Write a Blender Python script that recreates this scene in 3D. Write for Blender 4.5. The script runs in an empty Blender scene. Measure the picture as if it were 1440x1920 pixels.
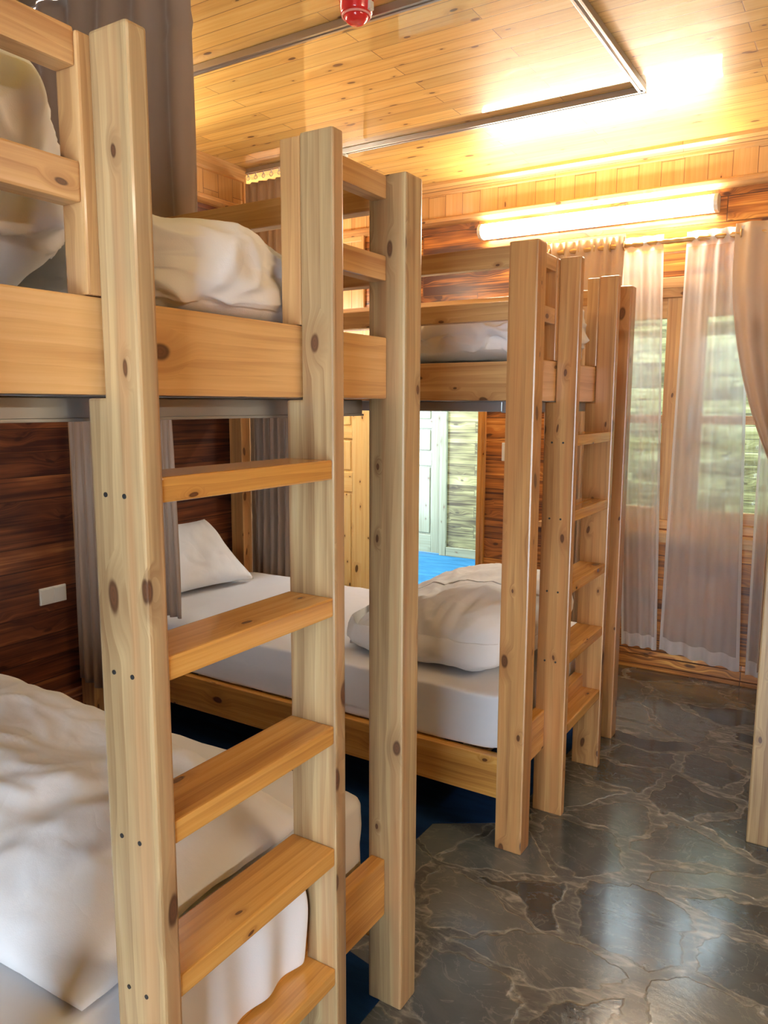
import bpy, bmesh, math, random
from mathutils import Vector, Matrix, noise

random.seed(7)
SC = bpy.context.scene
COL = SC.collection

# ------------------------------------------------------------------ camera, world, light, exposure
cam_d = bpy.data.cameras.new('camera')
cam = bpy.data.objects.new('camera', cam_d)
COL.objects.link(cam)
PITCH, YAW, ROLL = 0.13993, 0.55894, 0.00316
fw = Vector((-math.sin(YAW) * math.cos(PITCH), math.cos(YAW) * math.cos(PITCH), -math.sin(PITCH)))
rt0 = Vector((math.cos(YAW), math.sin(YAW), 0))
up0 = rt0.cross(fw)
rt = rt0 * math.cos(ROLL) + up0 * math.sin(ROLL)
up = -rt0 * math.sin(ROLL) + up0 * math.cos(ROLL)
M = Matrix((rt, up, -fw)).transposed().to_4x4()
M.translation = Vector((0, 0, 1.6))
cam.matrix_world = M
cam_d.sensor_fit = 'VERTICAL'
cam_d.sensor_height = 36
cam_d.lens = 1438.9 / 1920 * 36
cam_d.clip_start = 0.02
SC.camera = cam

SC.view_settings.view_transform = 'Standard'
SC.view_settings.look = 'None'
SC.view_settings.exposure = 0.9
SC.view_settings.gamma = 1
SC.view_settings.use_curve_mapping = False
SC.cycles.max_bounces = 10
SC.cycles.transparent_max_bounces = 16
SC.cycles.caustics_reflective = False
SC.cycles.caustics_refractive = False
SC.cycles.sample_clamp_indirect = 6

world = bpy.data.worlds.new('sky')
SC.world = world
world.use_nodes = True
WORLD_COL, WORLD_STR = (0.76, 0.88, 1.0), 9.0
bgn = world.node_tree.nodes['Background']
bgn.inputs[0].default_value = (*WORLD_COL, 1)
bgn.inputs[1].default_value = WORLD_STR
LAMP_STR = 42.0          # emission of the tube lamps' diffusers
LAMP_COL = (1.0, 0.88, 0.68)

# ------------------------------------------------------------------ node helpers
def new_mat(name):
    m = bpy.data.materials.new(name)
    m.use_nodes = True
    nt = m.node_tree
    for n in list(nt.nodes):
        nt.nodes.remove(n)
    return m, nt

def nd(nt, typ, **kw):
    n = nt.nodes.new(typ)
    for k, v in kw.items():
        setattr(n, k, v)
    return n

def lk(nt, a, b):
    nt.links.new(a, b)

def setin(nt, sock, v):
    if hasattr(v, 'is_linked') or isinstance(v, bpy.types.NodeSocket):
        nt.links.new(v, sock)
    elif v is not None:
        if isinstance(v, (tuple, list)) and len(v) == 3 and sock.type == 'RGBA':
            v = (*v, 1)
        sock.default_value = v

def math_(nt, op, a, b=None, c=None, clamp=False):
    n = nd(nt, 'ShaderNodeMath', operation=op, use_clamp=clamp)
    setin(nt, n.inputs[0], a)
    if b is not None: setin(nt, n.inputs[1], b)
    if c is not None: setin(nt, n.inputs[2], c)
    return n.outputs[0]

def vmul(nt, v, s):
    n = nd(nt, 'ShaderNodeVectorMath', operation='MULTIPLY')
    setin(nt, n.inputs[0], v); n.inputs[1].default_value = s
    return n.outputs[0]

def vadd(nt, a, b):
    n = nd(nt, 'ShaderNodeVectorMath', operation='ADD')
    setin(nt, n.inputs[0], a); setin(nt, n.inputs[1], b)
    return n.outputs[0]

def noise_(nt, vec, scale=1, detail=3, rough=.5, dist=0, out=0):
    n = nd(nt, 'ShaderNodeTexNoise')
    setin(nt, n.inputs['Vector'], vec)
    n.inputs['Scale'].default_value = scale
    n.inputs['Detail'].default_value = detail
    n.inputs['Roughness'].default_value = rough
    n.inputs['Distortion'].default_value = dist
    return n.outputs[out]

def ramp(nt, fac, stops):
    n = nd(nt, 'ShaderNodeValToRGB')
    e = n.color_ramp.elements
    while len(e) < len(stops): e.new(0.5)
    for i, (p, c) in enumerate(stops):
        e[i].position = p
        e[i].color = (*c, 1) if len(c) == 3 else c
    setin(nt, n.inputs[0], fac)
    return n.outputs[0]

def mixc(nt, fac, a, b, mode='MIX'):
    n = nd(nt, 'ShaderNodeMix', data_type='RGBA', blend_type=mode)
    setin(nt, n.inputs[0], fac); setin(nt, n.inputs[6], a); setin(nt, n.inputs[7], b)
    return n.outputs[2]

def maprange(nt, v, a, b, c=0, d=1, smooth=True):
    n = nd(nt, 'ShaderNodeMapRange')
    if smooth: n.interpolation_type = 'SMOOTHSTEP'
    setin(nt, n.inputs[0], v)
    for i, x in enumerate((a, b, c, d)): n.inputs[i + 1].default_value = x
    return n.outputs[0]

def bump(nt, h, strength=.3, dist=.01):
    n = nd(nt, 'ShaderNodeBump')
    n.inputs['Strength'].default_value = strength
    n.inputs['Distance'].default_value = dist
    setin(nt, n.inputs['Height'], h)
    return n.outputs[0]

def principled(nt, col, rough, normal=None, **kw):
    p = nd(nt, 'ShaderNodeBsdfPrincipled')
    setin(nt, p.inputs['Base Color'], col)
    setin(nt, p.inputs['Roughness'], rough)
    if normal is not None: lk(nt, normal, p.inputs['Normal'])
    for k, v in kw.items():
        setin(nt, p.inputs[k.replace('_', ' ')], v)
    return p

def finish(nt, shader):
    o = nd(nt, 'ShaderNodeOutputMaterial')
    lk(nt, shader, o.inputs[0])

# ------------------------------------------------------------------ materials
def wood(name, light, mid, dark, knot=(.065, .022, .010), rough=.3, coat=.35, knots=.42, streak=1.0, planks=None, tint=None, crough=.12):
    """grain runs along u of the metre UVs; planks=(width, length, seam colour, tone spread)"""
    m, nt = new_mat(name)
    uv = nd(nt, 'ShaderNodeUVMap').outputs[0]
    tone = None
    seam = None
    vec = uv
    if planks:
        w, L, seamc, spread = planks
        b = nd(nt, 'ShaderNodeTexBrick')
        b.offset = .37; b.offset_frequency = 2; b.squash = 1
        lk(nt, uv, b.inputs['Vector'])
        b.inputs['Color1'].default_value = (0, 0, 0, 1)
        b.inputs['Color2'].default_value = (1, 1, 1, 1)
        b.inputs['Mortar'].default_value = (.5, .5, .5, 1)
        b.inputs['Scale'].default_value = 1
        b.inputs['Mortar Size'].default_value = .0022
        b.inputs['Mortar Smooth'].default_value = .3
        b.inputs['Brick Width'].default_value = L
        b.inputs['Row Height'].default_value = w
        tone = b.outputs['Color']; seam = b.outputs['Fac']
        off = vmul(nt, tone, (13.7, 5.3, 0))
        vec = vadd(nt, uv, off)
    # knots
    warp = noise_(nt, vec, 4, 2, out=1)
    vk = vadd(nt, vmul(nt, vec, (4.4, 9.5, 0)), vmul(nt, warp, (.5, .5, 0)))
    vo = nd(nt, 'ShaderNodeTexVoronoi', voronoi_dimensions='2D', feature='F1')
    lk(nt, vk, vo.inputs['Vector']); vo.inputs['Scale'].default_value = 1
    d = vo.outputs['Distance']
    sep = nd(nt, 'ShaderNodeSeparateColor'); lk(nt, vo.outputs['Color'], sep.inputs[0])
    has = math_(nt, 'GREATER_THAN', sep.outputs[0], knots)
    size = math_(nt, 'MULTIPLY_ADD', math_(nt, 'POWER', sep.outputs[1], 2.0), .10, .035)
    rel = math_(nt, 'DIVIDE', d, size)
    core = math_(nt, 'MULTIPLY', maprange(nt, rel, .75, 1.25, 1, 0), has)
    halo = math_(nt, 'MULTIPLY', maprange(nt, rel, 1, 4.0, 1, 0), has)
    # grain bent round the knots
    push = math_(nt, 'MULTIPLY', halo, .022)
    comb = nd(nt, 'ShaderNodeCombineXYZ'); lk(nt, push, comb.inputs[1])
    vg = vadd(nt, vec, comb.outputs[0])
    g1 = noise_(nt, vmul(nt, vg, (.8, 15, 0)), 1, 4, .62, .3)
    g2 = noise_(nt, vmul(nt, vg, (4, 210, 0)), 1, 2, .6)
    w1 = nd(nt, 'ShaderNodeTexWave', wave_type='BANDS', bands_direction='Y', wave_profile='SAW')
    lk(nt, vadd(nt, vmul(nt, vg, (.35, 1, 0)), vmul(nt, noise_(nt, vmul(nt, vg, (1.3, 5, 0)), 1, 2, out=1), (0, .06, 0))), w1.inputs['Vector'])
    w1.inputs['Scale'].default_value = 11; w1.inputs['Distortion'].default_value = 1.6; w1.inputs['Detail Scale'].default_value = 1
    f = math_(nt, 'MULTIPLY_ADD', g1, .75 * streak, math_(nt, 'MULTIPLY_ADD', w1.outputs['Fac'], .10 * streak, math_(nt, 'MULTIPLY', g2, .22)))
    col = ramp(nt, f, [(.30, light), (.55, mid), (.86, dark)])
    if tint:
        tn = noise_(nt, vmul(nt, vec, (.35, 17, 0)), 1, 3)
        col = mixc(nt, math_(nt, 'MULTIPLY', maprange(nt, tn, .47, .66), .62), col, tint)
    if planks:
        col = mixc(nt, 1.0, col, ramp(nt, tone, [(0, (1 - planks[3],) * 3), (1, (1, 1, 1))]), 'MULTIPLY')
    col = mixc(nt, math_(nt, 'MULTIPLY', halo, .45), col, dark)
    ringf = math_(nt, 'SINE', math_(nt, 'MULTIPLY', rel, 16))
    kc = mixc(nt, math_(nt, 'MULTIPLY', math_(nt, 'MULTIPLY_ADD', ringf, .3, .6), maprange(nt, rel, .35, .85, 1, 0)), knot, tuple(min(1, c * 1.9) for c in knot))
    col = mixc(nt, math_(nt, 'MULTIPLY', core, .88), col, kc)
    h = math_(nt, 'MULTIPLY', g2, .25)
    if planks:
        col = mixc(nt, math_(nt, 'MULTIPLY', seam, .8), col, planks[2])
        h = math_(nt, 'MULTIPLY_ADD', seam, -2.0, h)
        h = math_(nt, 'ADD', h, noise_(nt, vmul(nt, uv, (2.2, 7, 0)), 1, 2))
    bm = bump(nt, h, .25, .004)
    p = principled(nt, col, rough, bm, Coat_Weight=coat, Coat_Roughness=crough)
    finish(nt, p.outputs[0])
    return m

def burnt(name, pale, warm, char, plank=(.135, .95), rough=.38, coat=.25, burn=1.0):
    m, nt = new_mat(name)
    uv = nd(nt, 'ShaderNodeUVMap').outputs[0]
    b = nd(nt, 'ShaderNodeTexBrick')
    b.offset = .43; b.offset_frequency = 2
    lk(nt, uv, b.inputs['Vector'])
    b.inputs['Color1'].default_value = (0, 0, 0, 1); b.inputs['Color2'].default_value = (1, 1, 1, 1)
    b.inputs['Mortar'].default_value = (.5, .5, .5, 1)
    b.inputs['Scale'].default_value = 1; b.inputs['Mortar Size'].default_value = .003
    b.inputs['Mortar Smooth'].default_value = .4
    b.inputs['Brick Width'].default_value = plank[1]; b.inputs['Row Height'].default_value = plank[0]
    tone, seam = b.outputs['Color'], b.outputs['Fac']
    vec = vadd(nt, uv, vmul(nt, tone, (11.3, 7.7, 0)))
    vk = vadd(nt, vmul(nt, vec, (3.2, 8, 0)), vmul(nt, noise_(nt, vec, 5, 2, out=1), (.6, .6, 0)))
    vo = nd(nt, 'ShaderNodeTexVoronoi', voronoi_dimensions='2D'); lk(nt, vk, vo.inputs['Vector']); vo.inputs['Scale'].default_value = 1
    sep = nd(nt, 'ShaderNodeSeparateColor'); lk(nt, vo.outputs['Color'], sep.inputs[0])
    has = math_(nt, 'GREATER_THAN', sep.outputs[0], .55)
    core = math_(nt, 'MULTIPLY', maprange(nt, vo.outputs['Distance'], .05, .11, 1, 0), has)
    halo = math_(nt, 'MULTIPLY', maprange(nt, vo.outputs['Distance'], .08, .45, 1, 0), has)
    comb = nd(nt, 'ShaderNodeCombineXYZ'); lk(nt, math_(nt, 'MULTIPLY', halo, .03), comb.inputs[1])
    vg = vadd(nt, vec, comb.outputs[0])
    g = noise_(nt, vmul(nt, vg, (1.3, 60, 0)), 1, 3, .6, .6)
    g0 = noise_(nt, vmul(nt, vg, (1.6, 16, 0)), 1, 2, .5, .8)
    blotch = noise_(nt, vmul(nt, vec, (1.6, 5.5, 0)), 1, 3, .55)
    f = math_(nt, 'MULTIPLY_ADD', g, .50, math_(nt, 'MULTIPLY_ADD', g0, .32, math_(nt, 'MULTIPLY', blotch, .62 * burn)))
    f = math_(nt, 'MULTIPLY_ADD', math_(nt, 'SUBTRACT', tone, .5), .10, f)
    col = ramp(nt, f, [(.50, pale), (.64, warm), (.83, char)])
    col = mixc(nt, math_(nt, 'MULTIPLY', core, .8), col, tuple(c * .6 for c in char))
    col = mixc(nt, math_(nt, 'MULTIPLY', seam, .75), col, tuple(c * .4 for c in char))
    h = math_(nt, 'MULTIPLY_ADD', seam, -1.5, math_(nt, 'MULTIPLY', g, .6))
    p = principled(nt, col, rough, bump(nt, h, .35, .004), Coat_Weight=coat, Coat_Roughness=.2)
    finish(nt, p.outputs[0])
    return m

def cloth(name, col, rough=.85, wr=6.0, strength=.35, trans=0.0, sheen=.15):
    m, nt = new_mat(name)
    oc = nd(nt, 'ShaderNodeTexCoord').outputs['Object']
    n1 = noise_(nt, oc, wr, 2, .45, .35)
    n2 = noise_(nt, oc, wr * 4, 2, .5, 0)
    ridg = math_(nt, 'ABSOLUTE', math_(nt, 'SUBTRACT', n1, .5))
    h = math_(nt, 'MULTIPLY_ADD', n2, .12, math_(nt, 'MULTIPLY', ridg, 1.0))
    wv = noise_(nt, oc, 420, 1)
    h = math_(nt, 'MULTIPLY_ADD', wv, .02, h)
    c = mixc(nt, math_(nt, 'MULTIPLY', n2, .25), col, tuple(x * .93 for x in col))
    p = principled(nt, c, rough, bump(nt, h, strength, .03), Sheen_Weight=sheen)
    sh = p.outputs[0]
    if trans:
        t = nd(nt, 'ShaderNodeBsdfTranslucent'); setin(nt, t.inputs[0], col)
        mx = nd(nt, 'ShaderNodeMixShader'); mx.inputs[0].default_value = trans
        lk(nt, sh, mx.inputs[1]); lk(nt, t.outputs[0], mx.inputs[2]); sh = mx.outputs[0]
    finish(nt, sh)
    return m

def sheer(name, col, opacity=.5):
    m, nt = new_mat(name)
    uv = nd(nt, 'ShaderNodeUVMap').outputs[0]
    sx = nd(nt, 'ShaderNodeSeparateXYZ'); lk(nt, uv, sx.inputs[0])
    # v = 1 marks hems and stitched seams (denser cloth)
    d = nd(nt, 'ShaderNodeBsdfDiffuse'); setin(nt, d.inputs[0], col)
    t = nd(nt, 'ShaderNodeBsdfTranslucent'); setin(nt, t.inputs[0], col)
    a = nd(nt, 'ShaderNodeMixShader'); a.inputs[0].default_value = .62
    lk(nt, d.outputs[0], a.inputs[1]); lk(nt, t.outputs[0], a.inputs[2])
    tr = nd(nt, 'ShaderNodeBsdfTransparent')
    lw = nd(nt, 'ShaderNodeLayerWeight'); lw.inputs[0].default_value = .35
    op = math_(nt, 'MULTIPLY_ADD', lw.outputs['Facing'], .45, opacity)
    op = math_(nt, 'MULTIPLY_ADD', sx.outputs[1], .38, op, clamp=True)
    mx = nd(nt, 'ShaderNodeMixShader'); lk(nt, op, mx.inputs[0])
    lk(nt, tr.outputs[0], mx.inputs[1]); lk(nt, a.outputs[0], mx.inputs[2])
    finish(nt, mx.outputs[0])
    return m

def plain(name, col, rough=.5, metal=0.0, **kw):
    m, nt = new_mat(name)
    oc = nd(nt, 'ShaderNodeTexCoord').outputs['Object']
    n = noise_(nt, oc, 30, 3)
    c = mixc(nt, math_(nt, 'MULTIPLY', n, .35), col, tuple(x * .82 for x in col))
    p = principled(nt, c, rough, bump(nt, n, .06, .004), Metallic=metal, **kw)
    finish(nt, p.outputs[0])
    return m

def emit(name, col, strength):
    m, nt = new_mat(name)
    e = nd(nt, 'ShaderNodeEmission'); e.inputs[0].default_value = (*col, 1); e.inputs[1].default_value = strength
    finish(nt, e.outputs[0])
    return m

def flagstone():
    m, nt = new_mat('flagstone')
    uv = nd(nt, 'ShaderNodeUVMap').outputs[0]
    w1 = noise_(nt, uv, 1.7, 4, .6, out=1)
    w2 = noise_(nt, uv, 9, 4, .65, out=1)
    v = vadd(nt, uv, vmul(nt, w1, (.44, .44, 0)))
    v = vadd(nt, v, vmul(nt, w2, (.055, .055, 0)))
    v = vmul(nt, v, (2.9, 3.6, 0))
    e = nd(nt, 'ShaderNodeTexVoronoi', voronoi_dimensions='2D', feature='DISTANCE_TO_EDGE'); lk(nt, v, e.inputs['Vector']); e.inputs['Scale'].default_value = 1
    c = nd(nt, 'ShaderNodeTexVoronoi', voronoi_dimensions='2D', feature='F1'); lk(nt, v, c.inputs['Vector']); c.inputs['Scale'].default_value = 1
    width = noise_(nt, uv, 3.1, 2)
    edge = math_(nt, 'SUBTRACT', e.outputs['Distance'], math_(nt, 'MULTIPLY', math_(nt, 'SUBTRACT', width, .36), .30))
    stone = maprange(nt, edge, .018, .05, 0, 1)
    rim = maprange(nt, math_(nt, 'ABSOLUTE', math_(nt, 'SUBTRACT', edge, .03)), 0, .028, 1, 0)
    sep = nd(nt, 'ShaderNodeSeparateColor'); lk(nt, c.outputs['Color'], sep.inputs[0])
    n1 = noise_(nt, uv, 5, 6, .65, .8)
    n2 = noise_(nt, vmul(nt, uv, (9, 22, 0)), 1, 5, .6, 1.4)
    sc = ramp(nt, math_(nt, 'MULTIPLY_ADD', sep.outputs[0], .55, math_(nt, 'MULTIPLY', n1, .55)), [(.25, (.028, .036, .042)), (.5, (.060, .074, .080)), (.8, (.125, .138, .135))])
    mc = ramp(nt, n2, [(.30, (.040, .045, .046)), (.52, (.088, .092, .086)), (.66, (.30, .29, .255))])
    col = mixc(nt, stone, mc, sc)
    col = mixc(nt, math_(nt, 'MULTIPLY', rim, math_(nt, 'MULTIPLY', n2, .75)), col, (.30, .29, .25))
    veins = maprange(nt, math_(nt, 'ABSOLUTE', math_(nt, 'SUBTRACT', noise_(nt, vmul(nt, uv, (4, 6, 0)), 1, 5, .6, 2.0), .5)), 0, .018, 1, 0)
    col = mixc(nt, math_(nt, 'MULTIPLY', veins, .22), col, (.32, .31, .28))
    rgh = math_(nt, 'MULTIPLY_ADD', n1, .2, math_(nt, 'MULTIPLY_ADD', stone, -.16, .24))
    h = math_(nt, 'MULTIPLY_ADD', stone, .5, math_(nt, 'MULTIPLY_ADD', n1, .55, math_(nt, 'MULTIPLY', n2, .22)))
    p = principled(nt, col, rgh, bump(nt, h, .38, .012), Coat_Weight=.8, Coat_Roughness=.14)
    finish(nt, p.outputs[0])
    return m

def carpet_mat(name, a, b):
    m, nt = new_mat(name)
    uv = nd(nt, 'ShaderNodeUVMap').outputs[0]
    n = noise_(nt, vmul(nt, uv, (2, 9, 0)), 1, 4, .6, .8)
    f = noise_(nt, uv, 300, 2)
    c = ramp(nt, n, [(.3, a), (.7, b)])
    p = principled(nt, c, .95, bump(nt, f, .5, .004), Specular_IOR_Level=.1)
    finish(nt, p.outputs[0])
    return m

PINE = wood('pine', (.78, .52, .27), (.64, .38, .16), (.38, .17, .06), rough=.32, streak=1.2)
PINE_PALE = wood('pine_pale', (.64, .52, .31), (.52, .37, .185), (.27, .155, .07), rough=.34, streak=1.3, tint=(.46, .235, .10))
PINE_ROSE = wood('pine_rose', (.68, .43, .20), (.57, .315, .12), (.31, .135, .045), rough=.3, streak=1.25, tint=(.52, .23, .08))
PINE_AMBER = wood('pine_amber', (.80, .46, .135), (.66, .33, .075), (.36, .145, .035), rough=.26, coat=.5, streak=1.15)
PINE_RAIL = wood('pine_rail', (.80, .52, .24), (.70, .41, .155), (.42, .19, .06), rough=.3, coat=.4, streak=1.1)
CEIL = wood('ceiling_boards', (.94, .70, .26), (.85, .54, .155), (.52, .26, .065), rough=.42, coat=.8, crough=.045, planks=(.092, 1.35, (.20, .09, .03), .2), knots=.66)
FRIEZE = wood('frieze_boards', (.80, .54, .27), (.70, .42, .17), (.50, .25, .09), rough=.3, coat=.3, planks=(.125, 2.0, (.16, .07, .03), .2), knots=.8)
BURNT = burnt('burnt_planks', (.95, .52, .12), (.56, .20, .035), (.08, .022, .008), burn=1.0)
BURNT_SHADED = burnt('burnt_planks_shaded', (.40, .155, .055), (.20, .062, .025), (.045, .012, .009), burn=1.0, plank=(.115, 1.9))  # same planks as the far wall, left wall's shade put into the colour
OLIVE = burnt('stained_daylit_planks', (.36, .37, .20), (.20, .20, .085), (.04, .032, .012), plank=(.11, .8))  # grey-green stain, with the cool daylight's green put into the colour too
DOORM = wood('door_pine', (.20, .235, .165), (.16, .18, .115), (.08, .075, .04), rough=.4)
DOOR_LIT = wood('door_pine_lit', (.95, .82, .46), (.92, .72, .32), (.7, .42, .14), rough=.35)  # warm lamp light on the door is put into this pale yellow
WHITE = cloth('white_cotton', (.79, .80, .815))
SHEET = cloth('sheet_cotton', (.74, .75, .78), wr=4, strength=.22)
TAUPE = cloth('taupe_fabric', (.37, .255, .175), rough=.5, wr=3, strength=.1, trans=.08, sheen=.4)
TAUPE_LIGHT = cloth('beige_fabric', (.64, .48, .34), rough=.55, wr=3, strength=.1, trans=.2, sheen=.3)
SHEER = sheer('sheer_voile', (.93, .96, .99), .5)
STEEL = plain('galvanised_steel', (.42, .44, .45), .34, .75)
ALU = plain('aluminium_track', (.46, .44, .42), .3, .8)
BRASS = plain('brass_rope', (.62, .40, .18), .3, .7)
PLASTIC = plain('white_plastic', (.78, .77, .70), .35)
RED = plain('red_plastic', (.75, .03, .03), .2, 0, Coat_Weight=.6)
DARK = plain('dark_metal', (.05, .05, .05), .4, .5)
BLUE = carpet_mat('navy_carpet', (.003, .016, .065), (.006, .035, .11))
BLUE2 = carpet_mat('blue_matting', (.008, .055, .11), (.022, .11, .19))
STONE = flagstone()
LAMP = emit('lamp_diffuser', LAMP_COL, LAMP_STR)
def glass_mat():
    m, nt = new_mat('window_glass')
    tr = nd(nt, 'ShaderNodeBsdfTransparent'); tr.inputs[0].default_value = (.93, .97, .96, 1)
    g = nd(nt, 'ShaderNodeBsdfGlossy'); g.inputs['Roughness'].default_value = .03
    f = nd(nt, 'ShaderNodeFresnel'); f.inputs[0].default_value = 1.5
    mx = nd(nt, 'ShaderNodeMixShader'); lk(nt, f.outputs[0], mx.inputs[0])
    lk(nt, tr.outputs[0], mx.inputs[1]); lk(nt, g.outputs[0], mx.inputs[2])
    finish(nt, mx.outputs[0]); return m
GLASS = glass_mat()

# ------------------------------------------------------------------ mesh helpers
class MB:
    """collects shapes with metre UVs and links them as one mesh object"""
    def __init__(s):
        s.bm = bmesh.new(); s.uv = s.bm.loops.layers.uv.new('UVMap')
    def _uv(s, faces, axis, off):
        others = [i for i in range(3) if i != axis]
        for f in faces:
            n = f.normal
            k = max(range(3), key=lambda i: abs(n[i]))
            if k == axis: a, b = others
            else: a = axis; b = [i for i in others if i != k][0]
            for l in f.loops:
                c = l.vert.co
                l[s.uv].uv = (c[a] + off[0], c[b] + off[1] + k * .31)
    def box(s, x0, x1, y0, y1, z0, z1, axis=None, bevel=.004, uvoff=None):
        t = bmesh.new()
        bmesh.ops.create_cube(t, size=1)
        for v in t.verts:
            v.co = Vector(((x0 + x1) / 2 + v.co.x * (x1 - x0), (y0 + y1) / 2 + v.co.y * (y1 - y0), (z0 + z1) / 2 + v.co.z * (z1 - z0)))
        if bevel:
            bmesh.ops.bevel(t, geom=t.edges[:], offset=bevel, segments=2, affect='EDGES', profile=.6)
        d = (x1 - x0, y1 - y0, z1 - z0)
        if axis is None: axis = max(range(3), key=lambda i: d[i])
        off = uvoff or (random.uniform(0, 40), random.uniform(0, 40))
        s.merge(t, axis, off)
        return s
    def prism(s, pts, a0, a1, plane='xz', axis=2, bevel=.004, uvoff=None):
        """extrude a closed outline: plane 'xz' runs along y, 'yz' along x, 'xy' along z"""
        t = bmesh.new()
        def P(p, a):
            return {'xz': (p[0], a, p[1]), 'yz': (a, p[0], p[1]), 'xy': (p[0], p[1], a)}[plane]
        A = [t.verts.new(P(p, a0)) for p in pts]; B = [t.verts.new(P(p, a1)) for p in pts]
        t.faces.new(A); t.faces.new(B[::-1])
        n = len(pts)
        for i in range(n): t.faces.new((A[i], B[i], B[(i + 1) % n], A[(i + 1) % n]))
        bmesh.ops.recalc_face_normals(t, faces=t.faces[:])
        if bevel: bmesh.ops.bevel(t, geom=t.edges[:], offset=bevel, segments=2, affect='EDGES', profile=.6)
        s.merge(t, axis, uvoff or (random.uniform(0, 40), random.uniform(0, 40)))
        return s
    def merge(s, t, axis, off):
        t.normal_update()
        vm = {v: s.bm.verts.new(v.co) for v in t.verts}
        fs = []
        for f in t.faces:
            try:
                nf = s.bm.faces.new([vm[v] for v in f.verts]); nf.smooth = f.smooth; fs.append(nf)
            except ValueError: pass
        t.free()
        for f in fs: f.normal_update()
        s._uv(fs, axis, off)
    def cyl(s, p0, p1, r, seg=16, r1=None):
        p0, p1 = Vector(p0), Vector(p1); d = p1 - p0
        t = bmesh.new()
        bmesh.ops.create_cone(t, cap_ends=True, segments=seg, radius1=r, radius2=r if r1 is None else r1, depth=d.length)
        q = Vector((0, 0, 1)).rotation_difference(d)
        for v in t.verts: v.co = q @ v.co + (p0 + p1) / 2
        for f in t.faces: f.smooth = len(f.verts) == 4
        s.merge(t, 2, (0, 0)); return s
    def torus(s, c, R, r, axis='x', seg=24, ring=8):
        t = bmesh.new(); vs = []
        for i in range(seg):
            a = 2 * math.pi * i / seg
            row = []
            for j in range(ring):
                b = 2 * math.pi * j / ring
                q = (R + r * math.cos(b)) ; u, v, w = q * math.cos(a), q * math.sin(a), r * math.sin(b)
                p = {'x': (w, u, v), 'y': (u, w, v), 'z': (u, v, w)}[axis]
                row.append(t.verts.new(Vector(c) + Vector(p)))
            vs.append(row)
        for i in range(seg):
            for j in range(ring):
                f = t.faces.new((vs[i][j], vs[(i + 1) % seg][j], vs[(i + 1) % seg][(j + 1) % ring], vs[i][(j + 1) % ring])); f.smooth = True
        s.merge(t, 2, (0, 0)); return s
    def lathe(s, prof, c=(0, 0, 0), seg=32, flip=1):
        t = bmesh.new(); rows = []
        for r, z in prof:
            rows.append([t.verts.new(Vector(c) + Vector((r * math.cos(2 * math.pi * i / seg), r * math.sin(2 * math.pi * i / seg), z))) for i in range(seg)])
        for a, b in zip(rows, rows[1:]):
            for i in range(seg):
                f = t.faces.new((a[i], a[(i + 1) % seg], b[(i + 1) % seg], b[i])); f.smooth = True
        t.faces.new(rows[0][::-1]); t.faces.new(rows[-1])
        bmesh.ops.recalc_face_normals(t, faces=t.faces[:])
        s.merge(t, 2, (0, 0)); return s
    def build(s, name, mat, parent=None):
        me = bpy.data.meshes.new(name); s.bm.to_mesh(me); s.bm.free()
        me.materials.append(mat)
        o = bpy.data.objects.new(name, me); COL.objects.link(o)
        if parent: o.parent = parent
        return o

def tag(o, label=None, cat=None, group=None, kind=None):
    if label: o['label'] = label
    if cat: o['category'] = cat
    if group: o['group'] = group
    if kind: o['kind'] = kind
    return o

def empty(name, loc, rz=0):
    o = bpy.data.objects.new(name, None); COL.objects.link(o)
    o.location = loc; o.rotation_euler = (0, 0, rz); o.empty_display_size = .1
    return o

def children(o):
    return [c for c in list(COL.objects) if c.parent == o]

def copy_tree(o, parent=None):
    c = o.copy(); COL.objects.link(c); c.parent = parent
    for ch in children(o): copy_tree(ch, c)
    return c

def structure(o):
    o['kind'] = 'structure'; return o

# ------------------------------------------------------------------ room shell
XL, XR, YF, YB, H = -3.43, 2.32, 4.712, -1.7, 3.04
T = .12
structure(MB().box(XL - 1.6, XR + T, YB - T, YF + .14, -.1, 0, axis=0, bevel=0, uvoff=(0, 0)).build('floor', STONE))
structure(MB().box(XL - 1.6, XR + T, YB - T, YF + .14, H, H + .1, axis=0, bevel=0, uvoff=(0, .03)).build('ceiling', CEIL))
# left wall stops where the alcove beyond the second bunk begins
structure(MB().box(XL - T, XL, YB, 3.80, 0, 2.8, axis=1, bevel=0, uvoff=(3.1, 0.02)).build('wall_left', BURNT_SHADED))
structure(MB().box(XL - T, XL, YB, 3.80, 2.8, H, axis=2, bevel=0, uvoff=(.4, .04)).build('wall_left_frieze', FRIEZE))
structure(MB().box(XL - 1.6, XL - T, 3.68, 3.80, 0, H, axis=0, bevel=0).build('wall_alcove_near', BURNT))
structure(MB().box(XL - 1.6 - T, XL - 1.6, 3.68, YF + .14, 0, H, axis=1, bevel=0).build('wall_alcove_side', BURNT))
structure(MB().box(XR, XR + T, YB, YF, 0, H, axis=1, bevel=0).build('wall_right', BURNT))
# wall behind the viewer, with an added, unseen opening sized for the daylight it lets in
wb = MB()
wb.box(XL, -.6, YB - T, YB, 0, H, axis=0, bevel=0).box(.7, XR, YB - T, YB, 0, H, axis=0, bevel=0).box(-.6, .7, YB - T, YB, 2.15, H, axis=0, bevel=0)
structure(wb.build('wall_back', BURNT))
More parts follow.
